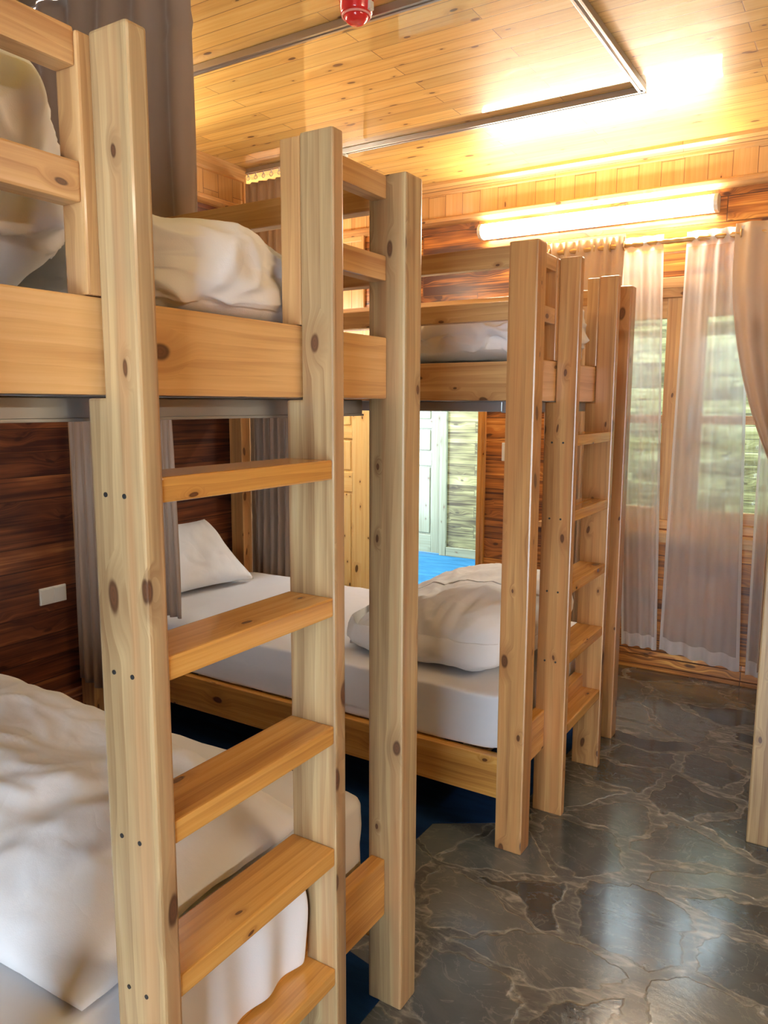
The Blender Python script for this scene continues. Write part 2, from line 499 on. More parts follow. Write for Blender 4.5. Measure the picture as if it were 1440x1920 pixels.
# far wall: door opening (-2.98..-2.19), window opening (-1.66..-.12), closed door at the alcove
far = MB()
WX0, WX1, WZ0, WZ1 = -1.66, -.12, .87, 2.27
DX0, DX1, DZ = -2.92, -2.20, 2.08
def fw_box(x0, x1, z0, z1):
    far.box(x0, x1, YF, YF + T, z0, z1, axis=0, bevel=0, uvoff=(.33, .065))
fw_box(XL - 1.6, -3.90, 0, 2.8); fw_box(-3.90, -3.10, 2.08, 2.8); fw_box(-3.10, DX0, 0, 2.8)
fw_box(DX0, DX1, DZ, 2.8); fw_box(DX1, WX0, 0, 2.8); fw_box(WX0, WX1, 0, WZ0); fw_box(WX0, WX1, WZ1, 2.8); fw_box(WX1, XR, 0, 2.8)
structure(far.build('wall_far', BURNT))
structure(MB().box(XL - 1.6, XR, YF, YF + T, 2.8, H, axis=2, bevel=0, uvoff=(.3, .04)).build('wall_far_frieze', FRIEZE))
# mouldings
def moulding(prof, x0, x1, name, mat, along='x', sgn=1, at=0):
    mb = MB()
    if along == 'x': mb.prism([(at - p[0], p[1]) for p in prof], x0, x1, plane='yz', axis=0, bevel=.002)
    else: mb.prism([(at + p[0], p[1]) for p in prof], x0, x1, plane='xz', axis=1, bevel=.002)
    return structure(mb.build(name, mat))
crown = [(0, 3.04), (.05, 3.04), (.05, 3.02), (.03, 3.005), (.014, 2.985), (.014, 2.97), (0, 2.965)]
rail_ = [(0, 2.825), (.018, 2.825), (.045, 2.812), (.045, 2.79), (.02, 2.775), (0, 2.77)]
basep = [(0, .115), (.016, .112), (.02, .085), (.03, .08), (.032, .03), (.045, .024), (.045, 0), (0, 0)]
moulding(crown, XL - 1.6, XR, 'trim_1', FRIEZE, at=YF)
moulding(rail_, XL - 1.6, XR, 'trim_2', PINE, at=YF)
moulding(crown, YB, 3.80, 'trim_3', FRIEZE, along='y', at=XL)
moulding(rail_, YB, 3.80, 'trim_4', PINE, along='y', at=XL)
moulding(basep, DX1 + .06, XR, 'baseboard_far', BURNT, at=YF)
moulding(basep, YB, 3.80, 'baseboard_left', BURNT_SHADED, along='y', at=XL)
structure(MB().box(XL - T - .01, XL + .012, 3.80, 3.825, 0, H, axis=2).build('trim_5', PINE))
# window: lining, two casements with muntins, sill
win = structure(MB().box(WX0, WX0 + .05, YF - .012, YF + .13, WZ0, WZ1).box(WX1 - .05, WX1, YF - .012, YF + .13, WZ0, WZ1)
    .box(WX0, WX1, YF - .012, YF + .13, WZ1 - .06, WZ1).box(WX0, WX1, YF - .012, YF + .13, WZ0, WZ0 + .05)
    .box(WX0 - .06, WX1 + .06, YF - .022, YF, WZ1 - .01, WZ1 + .05).build('window_1', PINE))
def casement(x0, x1, sl, sr, y):
    z0, z1 = WZ0 + .05, WZ1 - .06
    mb = MB()
    mb.box(x0, x0 + sl, y, y + .045, z0, z1).box(x1 - sr, x1, y, y + .045, z0, z1)
    mb.box(x0 + sl, x1 - sr, y, y + .045, z1 - .115, z1).box(x0 + sl, x1 - sr, y, y + .045, z0, z0 + .07)
    mb.box(x0 + sl, x1 - sr, y + .005, y + .04, 1.49, 1.54, axis=0)
    o = mb.build('window_casement', PINE, win)
    for a, b in ((z0 + .07, 1.49), (1.54, z1 - .115)):
        MB().box(x0 + sl, x1 - sr, y + .02, y + .026, a, b, bevel=0).build('window_pane', GLASS, o)
    return o
casement(WX0 + .05, -.935, .10, .095, YF + .02)
c2 = casement(-.93, WX1 - .05, .12, .10, YF + .02)
MB().box(-.885, -.865, YF + .005, YF + .02, 1.45, 1.60).box(-.88, -.87, YF - .02, YF + .005, 1.50, 1.515, bevel=.001).build('window_handle', ALU, c2)
tag(structure(MB().box(WX0 - .08, WX1 + .08, YF - .085, YF + .02, .825, .862, axis=0, bevel=.008).box(WX0 - .05, WX1 + .05, YF - .03, YF, .79, .825, axis=0).build('trim_6', PINE)))
# door frame round the opening
fr = MB()
fr.box(DX1, DX1 + .055, YF - .02, YF + T + .01, 0, DZ + .05).box(DX0 - .055, DX0, YF - .02, YF + T + .01, 0, DZ + .05).box(DX0, DX1, YF - .02, YF + T + .01, DZ, DZ + .05)
fr.box(DX1 + .012, DX1 + .032, YF - .028, YF - .018, 0, DZ + .03)
structure(fr.build('door_1', PINE_AMBER))
def panel_door(name, x0, x1, y, ztop, mat, face=-1):
    """panelled door seen from the -Y side; fields: one tall lower, one wide, two upper"""
    d = MB().box(x0, x1, y + .012, y + .045, .01, ztop, axis=2, bevel=.002)
    st = .11
    d.box(x0, x0 + st, y, y + .02, .01, ztop, bevel=.003).box(x1 - st, x1, y, y + .02, .01, ztop, bevel=.003)
    cx = (x0 + x1) / 2
    d.box(cx - .05, cx + .05, y, y + .02, .18, ztop, bevel=.003)
    for a, b in ((.01, .20), (.95, 1.09), (1.345, 1.425), (ztop - .13, ztop)):
        d.box(x0 + st, x1 - st, y - .001, y + .02, a, b, axis=0, bevel=.003)
    o = structure(d.build(name, mat))
    for a, b in ((.20, .95), (1.09, 1.345), (1.425, ztop - .13)):
        for u, w in ((x0 + st, cx - .05), (cx + .05, x1 - st)):
            MB().prism([(u + .02, a + .02), (w - .02, a + .02), (w - .02, b - .02), (u + .02, b - .02)], y + .002, y + .02, plane='xz', axis=2, bevel=.008).build('door_panel', mat, o)
    return o
d2 = panel_door('door_2', -3.86, -3.12, YF + .005, 2.04, DOOR_LIT)
structure(MB().box(-3.115, -3.06, YF - .02, YF + .06, 0, 2.12).box(-3.92, -3.865, YF - .02, YF + .06, 0, 2.12).box(-3.865, -3.115, YF - .02, YF + .06, 2.06, 2.12).build('door_2_frame', DOOR_LIT))
structure(MB().box(-3.86, -3.125, YF - .012, YF, 2.25, 2.76, axis=2).box(-3.13, -3.11, YF - .02, YF, 2.23, 2.78).box(-3.86, -3.13, YF - .02, YF, 2.74, 2.78).build('trim_7', FRIEZE))

# courtyard passage beyond the far wall, open to the sky
CY = 7.2
structure(MB().box(-6.5, 5.5, YF + .14, CY + .1, -.1, -.005, axis=0, bevel=0).build('floor_passage', BLUE2))
structure(MB().box(-3.72, 5.5, CY, CY + .12, -.005, 3.2, axis=0, bevel=0, uvoff=(.2, .03)).box(-6.5, -4.75, CY, CY + .12, -.005, 3.2, axis=0, bevel=0).box(-4.75, -3.72, CY, CY + .12, 2.12, 3.2, axis=0, bevel=0).build('wall_passage', OLIVE))
panel_door('door_3', -4.67, -3.79, CY - .01, 2.04, DOORM)
structure(MB().box(-3.79, -3.715, CY - .03, CY + .06, -.005, 2.12).box(-4.75, -4.675, CY - .03, CY + .06, -.005, 2.12).box(-4.675, -3.79, CY - .03, CY + .06, 2.05, 2.12).build('door_3_frame', DOORM))
structure(MB().box(-3.71, 5.5, CY - .03, CY, -.005, .09, axis=0).build('baseboard_passage', DOORM))

# carpets under the beds
tag(MB().prism([(-3.38, -1.6), (-1.0, -1.6), (-1.0, 1.66), (-1.30, 1.72), (-1.30, 2.44), (-1.06, 2.60), (-1.06, 3.62), (-3.38, 3.62)], .0005, .0035, plane='xy', axis=0, bevel=.001).build('carpet', BLUE), 'dark navy carpet running under the bunks along the wall', 'carpet')
tag(MB().box(-.19, 2.28, 2.93, 4.64, .0005, .0035, axis=0, bevel=.001).build('carpet', BLUE), 'dark blue carpet edge under the bunk at the right side of the aisle', 'carpet')

# ------------------------------------------------------------------ bunk beds
BW, BL = 1.225, 2.44
def make_bed(post=PINE_PALE):
    r = empty('bunk_bed', (0, 0, 0))
    B = lambda *a, **k: MB().box(*a, **k)
    for x0, x1 in ((-.102, 0), (-BL, -BL + .1)):
        for y0, y1 in ((0, .078), (BW - .078, BW)):
            B(x0, x1, y0, y1, 0.0, 2.126, bevel=.006).build('post', post, r)
    # ladder stiles, notched over the foot rail
    for y0 in (.335, .816):
        MB().prism([(.032, 0), (.032, 2.122), (-.047, 2.122), (-.047, 1.608), (-.087, 1.608), (-.087, 0)], y0, y0 + .037, plane='xz', axis=2, bevel=.005).build('ladder_stile', post, r)
    for z in (1.488, 1.204, .926, .648, .362):
        B(-.087, .028, .372, .816, z - .04, z, bevel=.004).build('ladder_rung', PINE_AMBER, r)
    B(-.097, -.047, .315, .372, 1.757, 2.118, bevel=.004).build('guard_upright', PINE, r)
    B(-.097, -.047, .816, .873, 1.757, 2.118, bevel=.004).build('guard_upright', PINE, r)
    # screw plugs on the stiles
    for z in (1.47, 1.185, .905, .63):
        for x in (-.055, -.012):
            MB().cyl((x, .3335, z - .01), (x, .336, z - .01), .004, 10).build('screw', DARK, r)
    # foot end
    B(-.097, -.05, .078, BW - .078, 1.612, 1.756).build('foot_rail', PINE_RAIL, r)
    for z0, z1 in ((2.07, 2.122), (1.886, 1.943)):
        B(-.094, -.052, .078, .315, z0, z1).build('guard_rail', PINE, r)
        B(-.094, -.052, .873, BW - .078, z0, z1).build('guard_rail', PINE, r)
    B(-.092, -.05, .078, BW - .078, .262, .42).build('foot_rail', PINE_AMBER, r)
    # head end
    B(-BL + .02, -BL + .06, .078, BW - .078, 1.612, 1.756).build('head_rail', PINE, r)
    B(-BL + .02, -BL + .06, .078, BW - .078, .262, .42).build('head_rail', PINE, r)
    for z0, z1 in ((2.07, 2.122), (1.886, 1.943)):
        B(-BL + .02, -BL + .06, .078, BW - .078, z0, z1).build('guard_rail', PINE, r)
    # long sides
    for y0 in (.03, BW - .072):
        B(-BL + .1, -.102, y0, y0 + .042, 1.612, 1.744).build('side_rail', PINE, r)
        B(-BL + .1, -.102, y0, y0 + .042, .173, .33).build('side_rail', PINE_AMBER, r)
        for z0, z1 in ((2.052, 2.12), (1.88, 1.942)):
            B(-BL + .1, -.102, y0, y0 + .042, z0, z1).build('guard_rail', PINE, r)
    # steel slat frame under the upper mattress
    fz0, fz1 = 1.574, 1.610
    f = MB()
    for x in (-.150, -BL + .10): f.box(x, x + .035, .085, BW - .085, fz0, fz1, bevel=.003).box(x - .004, x + .039, .085, BW - .085, fz0 - .003, fz0 + .002, bevel=.001)
    for y in (.085, BW - .12): f.box(-BL + .135, -.150, y, y + .035, fz0, fz1, bevel=.003)
    f.build('steel_frame', STEEL, r)
    s = MB()
    for i in range(11): s.box(-BL + .25 + i * .2, -BL + .32 + i * .2, .12, BW - .12, 1.595, 1.610, bevel=.002)
    s.build('slats', PINE, r)
    s = MB()
    s.box(-BL + .1, -.1, .075, .115, .265, .300, bevel=.003).box(-BL + .1, -.1, BW - .115, BW - .075, .265, .300, bevel=.003)
    for i in range(11): s.box(-BL + .16 + i * .2, -BL + .26 + i * .2, .08, BW - .08, .300, .32, bevel=.002)
    s.build('slats', PINE, r)
    return r
AX, AY = -.933, .435
BX, BY = -.933, 2.42
proto = make_bed()
beds = [(AX, AY, 0, 'nearest pine bunk bed with five-rung ladder, its posts filling the foreground'),
        (BX, BY, 0, 'second pine bunk bed, beyond the navy gap, below the tube lamp'),
        (-.264, 2.95 + BW, math.pi, 'pine bunk bed of which only one post shows across the stone aisle')]
for i, (x, y, a, lab) in enumerate(beds):
    o = proto if i == 0 else make_bed(PINE_ROSE if i == 1 else PINE_PALE)   # same design, fresh boards with their own grain
    o.location = (x, y, 0); o.rotation_euler = (0, 0, a)
    tag(o, lab, 'bunk bed', 'pine bunk beds')

# ------------------------------------------------------------------ soft things
def fbm(p, s, o=4, seed=0.0):
    return noise.fractal(Vector(p) * s + Vector((seed, seed * 1.7, -seed)), 1.0, 2.0, o)
def ridge(p, s, seed=0.0, st=(1, 1, 1)):
    q = Vector((p[0] * st[0], p[1] * st[1], p[2] * st[2])) * s + Vector((seed, -seed, seed * .7))
    q += noise.noise_vector(q * .6) * .8
    return 1 - min(1, abs(noise.noise(q)) * 2.6)

def block(name, x0, x1, y0, y1, z0, z1, mat, p=5, n=40, amp=.015, wr=.012, seed=0, shape=None, flat_bottom=True, st=(1, 1, 1), ws=5, parent=None, drop=None):
    bm = bmesh.new()
    bmesh.ops.create_cube(bm, size=2)
    bmesh.ops.subdivide_edges(bm, edges=bm.edges[:], cuts=n, use_grid_fill=True)
    C = Vector(((x0 + x1) / 2, (y0 + y1) / 2, (z0 + z1) / 2)); Hh = Vector(((x1 - x0) / 2, (y1 - y0) / 2, (z1 - z0) / 2))
    for v in bm.verts:
        c = v.co.copy()
        # round the silhouette by a p-norm in absolute size so that edges keep a similar radius
        k = (abs(c.x) ** p + abs(c.y) ** p + abs(c.z) ** p) ** (1 / p)
        m = max(abs(c.x), abs(c.y), abs(c.z))
        c = c / k * 1.0 if k > 0 else c
        w = Vector((C.x + c.x * Hh.x, C.y + c.y * Hh.y, C.z + c.z * Hh.z))
        if shape: w = shape(w, c)
        nrm = Vector((c.x / Hh.x, c.y / Hh.y, c.z / Hh.z)).normalized()
        up_ = 1.0 if c.z > -.6 else .1
        d = amp * fbm(w, 3.2, 3, seed) + wr * (ridge(w, ws, seed, st) - .5) * up_ + wr * .45 * (ridge(w, ws * 2.4, seed + 9, st) - .5) * up_
        w += nrm * d
        if flat_bottom and w.z < z0: w.z = z0
        v.co = w
    for f in bm.faces: f.smooth = True
    bmesh.ops.recalc_face_normals(bm, faces=bm.faces[:])
    me = bpy.data.meshes.new(name); bm.to_mesh(me); bm.free(); me.materials.append(mat)
    o = bpy.data.objects.new(name, me); COL.objects.link(o)
    if parent: o.parent = parent
    return o

def patch(name, P00, P10, P11, P01, thick, mat, nrm, n=44, wr=.012, amp=.02, seed=0, edge=.5, seam=True, sag=None, ws=6):
    """cushion between four corners: puffed on both sides of the quad along nrm"""
    P00, P10, P11, P01, nrm = map(Vector, (P00, P10, P11, P01, nrm)); nrm.normalize()
    bm = bmesh.new(); top = []; bot = []
    for j in range(n + 1):
        rt_, rb_ = [], []
        for i in range(n + 1):
            u, v = i / n, j / n
            # edges bow inwards a little between the corners
            uu, vv = 2 * u - 1, 2 * v - 1
            bu = uu * (1 - .07 * (1 - vv * vv) * 1); bv = vv * (1 - .07 * (1 - uu * uu))
            a, b = (bu + 1) / 2, (bv + 1) / 2
            q = P00 * (1 - a) * (1 - b) + P10 * a * (1 - b) + P11 * a * b + P01 * (1 - a) * b
            h = max(0, (1 - uu ** 4) * (1 - vv ** 4)) ** edge
            wq = wr * (ridge(q, ws, seed) - .5) * (.3 + .7 * h) + amp * fbm(q, 4, 3, seed) * h
            t = q + nrm * (thick * h * .5 + .002 + wq); bo = q - nrm * (thick * h * .5 + .002)
            if sag: t = sag(t, u, v); bo = sag(bo, u, v)
            rt_.append(bm.verts.new(t))
            on = i in (0, n) or j in (0, n)
            rb_.append(rt_[-1] if on else bm.verts.new(bo))
        top.append(rt_); bot.append(rb_)
    for j in range(n):
        for i in range(n):
            f = bm.faces.new((top[j][i], top[j][i + 1], top[j + 1][i + 1], top[j + 1][i])); f.smooth = True
            q = (bot[j][i], bot[j + 1][i], bot[j + 1][i + 1], bot[j][i + 1])
            if len(set(q)) == 4:
                try: bm.faces.new(q).smooth = True
                except ValueError: pass
    bmesh.ops.recalc_face_normals(bm, faces=bm.faces[:])
    me = bpy.data.meshes.new(name); bm.to_mesh(me); bm.free(); me.materials.append(mat)
    o = bpy.data.objects.new(name, me); COL.objects.link(o)
    return o

def mattress(bx, by, z0, z1, lab, sgn=1, seed=0):
    xs = sorted((bx - sgn * .112, bx - sgn * 2.32))
    e = .052 if z0 < 1 else .083
    ys = sorted((by + sgn * e, by + sgn * (BW - e)))
    o = block('mattress', xs[0], xs[1], ys[0], ys[1], z0, z1, SHEET, p=26, n=46, amp=.003, wr=.006, seed=seed, ws=4, st=(1, .8, 1))
    return tag(o, lab, 'mattress', 'sheeted mattresses in the bunks')
mA = mattress(AX, AY, .333, .575, 'lower mattress of the nearest bunk under its crumpled duvet', seed=1)
def overhang():
    bm = bmesh.new(); rows = []
    prof = [(-1.10, .578), (-1.06, .580), (-1.02, .574), (-.992, .556), (-.978, .52), (-.974, .48), (-.973, .44), (-.972, .405), (-.971, .372)]
    N = 40
    for i in range(N + 1):
        u = i / N; y = .812 + .428 * u
        rows.append([bm.verts.new((x + (.006 * math.sin(y * 47) + .005 * noise.noise(Vector((y * 9, z * 5, 1)))) * (k > 2), y - (.05 * (u - .6) * max(0, .5 - z) / .12 if u > .6 else 0), z)) for k, (x, z) in enumerate(prof)])
    for a, b in zip(rows, rows[1:]):
        for k in range(len(prof) - 1): bm.faces.new((a[k], a[k + 1], b[k + 1], b[k])).smooth = True
    me = bpy.data.meshes.new('sheet_edge'); bm.to_mesh(me); bm.free(); me.materials.append(SHEET)
    o = bpy.data.objects.new('sheet_edge', me); COL.objects.link(o); o.parent = mA
    q = o.modifiers.new('thickness', 'SOLIDIFY'); q.thickness = .003
    q = o.modifiers.new('smooth', 'SUBSURF'); q.levels = q.render_levels = 2
overhang()
mattress(AX, AY, 1.612, 1.745, 'upper mattress of the nearest bunk, behind its broad side rail', seed=2)
mattress(BX, BY, .333, .555, 'lower mattress of the second bunk, with pillow and folded duvet', seed=3)
mattress(BX, BY, 1.612, 1.745, 'upper mattress of the second bunk, beside the tube lamp', seed=4)
mattress(-.264, 2.95 + BW, .333, .555, 'lower mattress of the bunk across the aisle', sgn=-1, seed=5)

# folded duvet at the foot of the second bunk's lower mattress
def duvB(w, c):
    if c.z > 0: w.z -= .11 * max(0, -c.x) ** 1.5 - .03 * c.y
    w.y += .035 * c.z * (1 if c.y < 0 else .3)
    w.x += .03 * c.z
    if c.x > 0: w.x += .035 * math.exp(-((w.y - 3.02) / .17) ** 4)
    return w
tag(block('folded_duvet', -1.86, -1.05, 2.555, 3.36, .560, .835, WHITE, p=4.2, n=56, amp=.03, wr=.012, seed=11, shape=duvB, ws=5, st=(1.8, .8, .6)),
    'white duvet folded thick on the lower mattress of the second bunk', 'duvet')
def duvB2(w, c):
    if c.x > 0: w.x += .095 * math.exp(-((w.y - 3.02) / .19) ** 4) * (1 - .3 * abs(c.z))
    if c.z > 0: w.z += .055 * math.exp(-((w.y - 3.14) / .16) ** 2)
    return w
tag(block('folded_duvet', -1.72, -1.065, 2.58, 3.44, 1.760, 1.950, WHITE, p=4, n=56, amp=.012, wr=.035, seed=21, shape=duvB2, ws=5, st=(1.6, .5, 1.6)),
    'wrinkled white duvet stuffed on the upper mattress of the second bunk', 'duvet')
# pillow leaning on the wall
tag(patch('pillow', (-3.10, 2.74, .575), (-3.02, 3.37, .570), (-3.29, 3.25, .92), (-3.31, 2.82, .935), .16, WHITE, (1, -.1, .45), n=46, wr=.008, amp=.02, seed=5),
    'white pillow propped against the dark plank wall on the lower mattress', 'pillow')
tag(patch('pillow', (-3.22, .62, .60), (-3.20, 1.25, .60), (-3.32, 1.2, .95), (-3.33, .66, .95), .15, WHITE, (1, 0, .35), n=30, wr=.008, amp=.02, seed=6),
    'white pillow at the head of the nearest bunk, behind its duvet', 'pillow')

# crumpled duvet on the lower mattress of the nearest bunk
def lower_duvet():
    n, m_ = 90, 70
    bm = bmesh.new(); rows = []; rowb = []
    P00, P10, P11, P01 = Vector((-1.055, .70)), Vector((-1.10, 1.42)), Vector((-2.55, 1.52)), Vector((-2.55, .60))
    zt = .578
    for j in range(m_ + 1):
        rt_, rb_ = [], []
        for i in range(n + 1):
            v, u = j / m_, i / n           # u from foot to head, v near to far
            q = P00 * (1 - u) * (1 - v) + P10 * (1 - u) * v + P11 * u * v + P01 * u * (1 - v)
            q = q + Vector((noise.noise(Vector((v * 3, 1.3, 0))) * .035 * (1 - u), (noise.noise(Vector((u * 4, 7.3, 0))) * .05) * (1 - 2 * v)))
            eu = min(1, u / .34) * min(1, (1 - u) / .08); ev = min(1, v / .30) * min(1, (1 - v) / .22)
            eu, ev = eu * (2 - eu), ev * (2 - ev)
            h = eu ** .75 * ev ** .6
            body = .115 + .045 * noise.noise(Vector((u * 3.1, v * 2.4, 3))) + .05 * math.exp(-((u - .62) ** 2) / .02) * (1 - v * .3) + .03 * math.exp(-((v - .45) ** 2) / .05)
            p3 = Vector((q.x, q.y, .6))
            cr = .016 * (ridge(p3, 3.4, 3.1, (1, 1, 1)) - .4) + .009 * (ridge(p3, 9, 8.1) - .5) + .012 * fbm(p3, 6, 4, 2)
            z = zt + .014 + h * body + (.25 + .75 * h) * max(-.010, cr)
            rt_.append(bm.verts.new((q.x, q.y, z)))
            on = i in (0, n) or j in (0, m_)
            rb_.append(rt_[-1] if on else bm.verts.new((q.x, q.y, zt + .002)))
        rows.append(rt_); rowb.append(rb_)
    for j in range(m_):
        for i in range(n):
            bm.faces.new((rows[j][i], rows[j][i + 1], rows[j + 1][i + 1], rows[j + 1][i])).smooth = True
            q = (rowb[j][i], rowb[j + 1][i], rowb[j + 1][i + 1], rowb[j][i + 1])
            if len(set(q)) == 4:
                try: bm.faces.new(q).smooth = True
                except ValueError: pass
    bmesh.ops.recalc_face_normals(bm, faces=bm.faces[:])
    me = bpy.data.meshes.new('duvet'); bm.to_mesh(me); bm.free(); me.materials.append(WHITE)
    o = bpy.data.objects.new('duvet', me); COL.objects.link(o)
    return o
tag(lower_duvet(), 'crumpled white duvet spread over the lower mattress of the nearest bunk', 'duvet')

# upper bunk of the nearest bed: long roll at the foot and a tall heap at the near corner
def roll(w, c):
    if c.x > 0:
        w.x += .05 * math.exp(-((w.y - 1.05) / .17) ** 4) * (1 - .5 * abs(c.z))
    if c.z > 0: w.z += .018 - .03 * max(0, (w.y - 1.28)) / .3
    return w
tag(block('duvet', -1.60, -1.050, .915, 1.545, 1.752, 1.915, WHITE, p=6, n=60, amp=.012, wr=.024, seed=31, shape=roll, ws=5, st=(1, .6, 2.0)),
    'white duvet rolled along the upper mattress of the nearest bunk behind its ladder', 'duvet')
tag(block('folded_duvet', -1.95, -1.085, .53, .885, 1.765, 2.17, WHITE, p=3.0, n=60, amp=.025, wr=.034, seed=41, ws=4, st=(1, 1, 1.2)),
    'tall heap of white bedding in the upper corner of the nearest bunk', 'duvet')

# ------------------------------------------------------------------ curtains
def curtain(name, top, bot, y, nfold, amp, mat, lab, cat, group=None, n=None, rows=50, seed=0, hem=.06, along='x', ztop=2.5, zbot=.1, pinch=None, ringz=None, thick=.003, creases=(), lean=0):
    """top/bot: (x0, x1) at the top and at the bottom; zbot may be a function of u"""
    n = n or nfold * 14
    bm = bmesh.new(); uvl = bm.loops.layers.uv.new('UVMap'); g = []; hm = []
    rnd = random.Random(seed); ph = [rnd.uniform(-.5, .5) for _ in range(nfold * 2 + 4)]
    for j in range(rows + 1):
        row, hr = [], []
        t = j / rows
        for i in range(n + 1):
            u = i / n
            zb = zbot(u) if callable(zbot) else zbot
            zt = ztop(u) if callable(ztop) else ztop
            z = zt + (zb - zt) * t
            if pinch: x0, x1 = pinch(t)
            else: x0 = top[0] + (bot[0] - top[0]) * t; x1 = top[1] + (bot[1] - top[1]) * t
            uu = u + .012 * math.sin(5 * t + ph[int(u * nfold)] * 3) / max(1, nfold) * 4
            a = amp * (.75 + .5 * noise.noise(Vector((u * nfold * .7, t * 1.5, seed))))
            k = math.sin(2 * math.pi * nfold * uu + ph[0] + .7 * noise.noise(Vector((u * 4, t * 2.2, seed + 3))))
            k = math.copysign(abs(k) ** .75, k)
            dz = 0
            for cz, cd in creases:
                dz += cd * math.exp(-((z - cz) / .012) ** 2)
            yy = y + a * k * (.55 + .45 * t) + dz + lean * min(1, t * 7)
            X = x0 + (x1 - x0) * u + .04 * a * math.cos(2 * math.pi * nfold * uu * 2)
            co = (X, yy, z) if along == 'x' else (yy, X, z)
            row.append(bm.verts.new(co))
            hr.append(1.0 if (z - zb < hem or zt - z < .05) else 0.0)
        g.append(row); hm.append(hr)
    for j in range(rows):
        for i in range(n):
            f = bm.faces.new((g[j][i], g[j + 1][i], g[j + 1][i + 1], g[j][i + 1])); f.smooth = True
            hv = max(hm[j][i], hm[j + 1][i])
            if i < 2 or i > n - 3: hv = 1
            for l in f.loops: l[uvl].uv = (i / n, hv)
    me = bpy.data.meshes.new(name); bm.to_mesh(me); bm.free(); me.materials.append(mat)
    o = bpy.data.objects.new(name, me); COL.objects.link(o)
    if thick:
        s = o.modifiers.new('thickness', 'SOLIDIFY'); s.thickness = thick; s.offset = 0
    tag(o, lab, cat, group)
    return o
# upper-bunk curtain on the ceiling track of the second bunk
curtain('curtain', (-3.36, -1.885), (-3.36, -1.890), 1.86, 9, .034, TAUPE, 'tall taupe curtain hung from the ceiling behind the upper level of the nearest bunk', 'curtain', rows=40, seed=2, ztop=3.006, zbot=1.72, hem=.03, creases=((2.955, .006), (2.78, .008)))
# lower-bunk curtain in the gap between the beds
curtain('curtain', (-3.32, -3.14), (-3.33, -3.12), 2.392, 3, .020, TAUPE, 'narrow gathered taupe curtain hanging by the wall between the two bunks at the lower level', 'curtain', rows=40, seed=4, ztop=1.60, zbot=lambda u: .20 - .04 * u, hem=.03)
curtain('curtain', (-2.80, -2.68), (-2.80, -2.655), 2.46, 3, .014, TAUPE, 'taupe curtain edge beside the propped pillow on the lower mattress', 'curtain', rows=40, seed=6, ztop=1.60, zbot=.60, hem=.03)
# curtain beyond the second bunk, by the alcove
curtain('curtain', (-3.40, -2.92), (-3.40, -2.98), 3.80, 7, .028, TAUPE, 'pleated taupe curtain hanging from the ceiling track beyond the head of the second bunk', 'curtain', rows=60, seed=8, ztop=2.955, zbot=.44, hem=.03, creases=((1.33, .006), (.86, .006)))
# window dressing
ROD_Y, ROD_Z = 4.575, 2.495
curtain('sheer_curtain', (-1.27, -1.035), (-1.16, -.955), ROD_Y - .005, 3, .022, SHEER, 'narrow white sheer curtain hanging close to the ladder of the second bunk', 'curtain', 'sheer curtains at the window', rows=60, seed=12, ztop=2.535, zbot=.165, hem=.05, thick=0)
curtain('sheer_curtain', (-.915, -.60), (-.945, -.505), ROD_Y - .005, 4, .026, SHEER, 'wide white sheer curtain hanging over the middle of the window', 'curtain', 'sheer curtains at the window', rows=60, seed=15, ztop=2.535, zbot=lambda u: .165 - .05 * u, hem=.05, thick=0)
curtain('sheer_curtain', (-.50, -.25), (-.475, -.22), ROD_Y + .01, 3, .020, SHEER, 'narrow white sheer curtain hanging behind the tied taupe drape', 'curtain', 'sheer curtains at the window', rows=60, seed=17, ztop=2.535, zbot=.10, hem=.05, thick=0, lean=.0)
curtain('drape', (-1.72, -1.245), (-1.66, -1.33), ROD_Y - .01, 6, .032, TAUPE_LIGHT, 'beige drape hanging behind the ladder of the second bunk', 'curtain', 'drapes on the window rod', rows=50, seed=19, ztop=2.55, zbot=.16, hem=.04)
def pin(t):
    # swept to the right, tied low down, then falling straight
    z = 2.55 - 2.4 * t
    if z > 1.32:
        k = (2.55 - z) / 1.23
        return (-.67 + .24 * k ** 2.3, -.30 + .0 * k)
    return (-.43 + .02 * min(1, (1.32 - z) * 4), -.26)
curtain('drape', (0, 0), (0, 0), ROD_Y - .012, 3, .034, TAUPE_LIGHT, 'beige drape swept aside and tied at the far edge of the window', 'curtain', 'drapes on the window rod', rows=70, seed=23, ztop=2.55, zbot=.15, hem=.04, pinch=pin, lean=-.075)

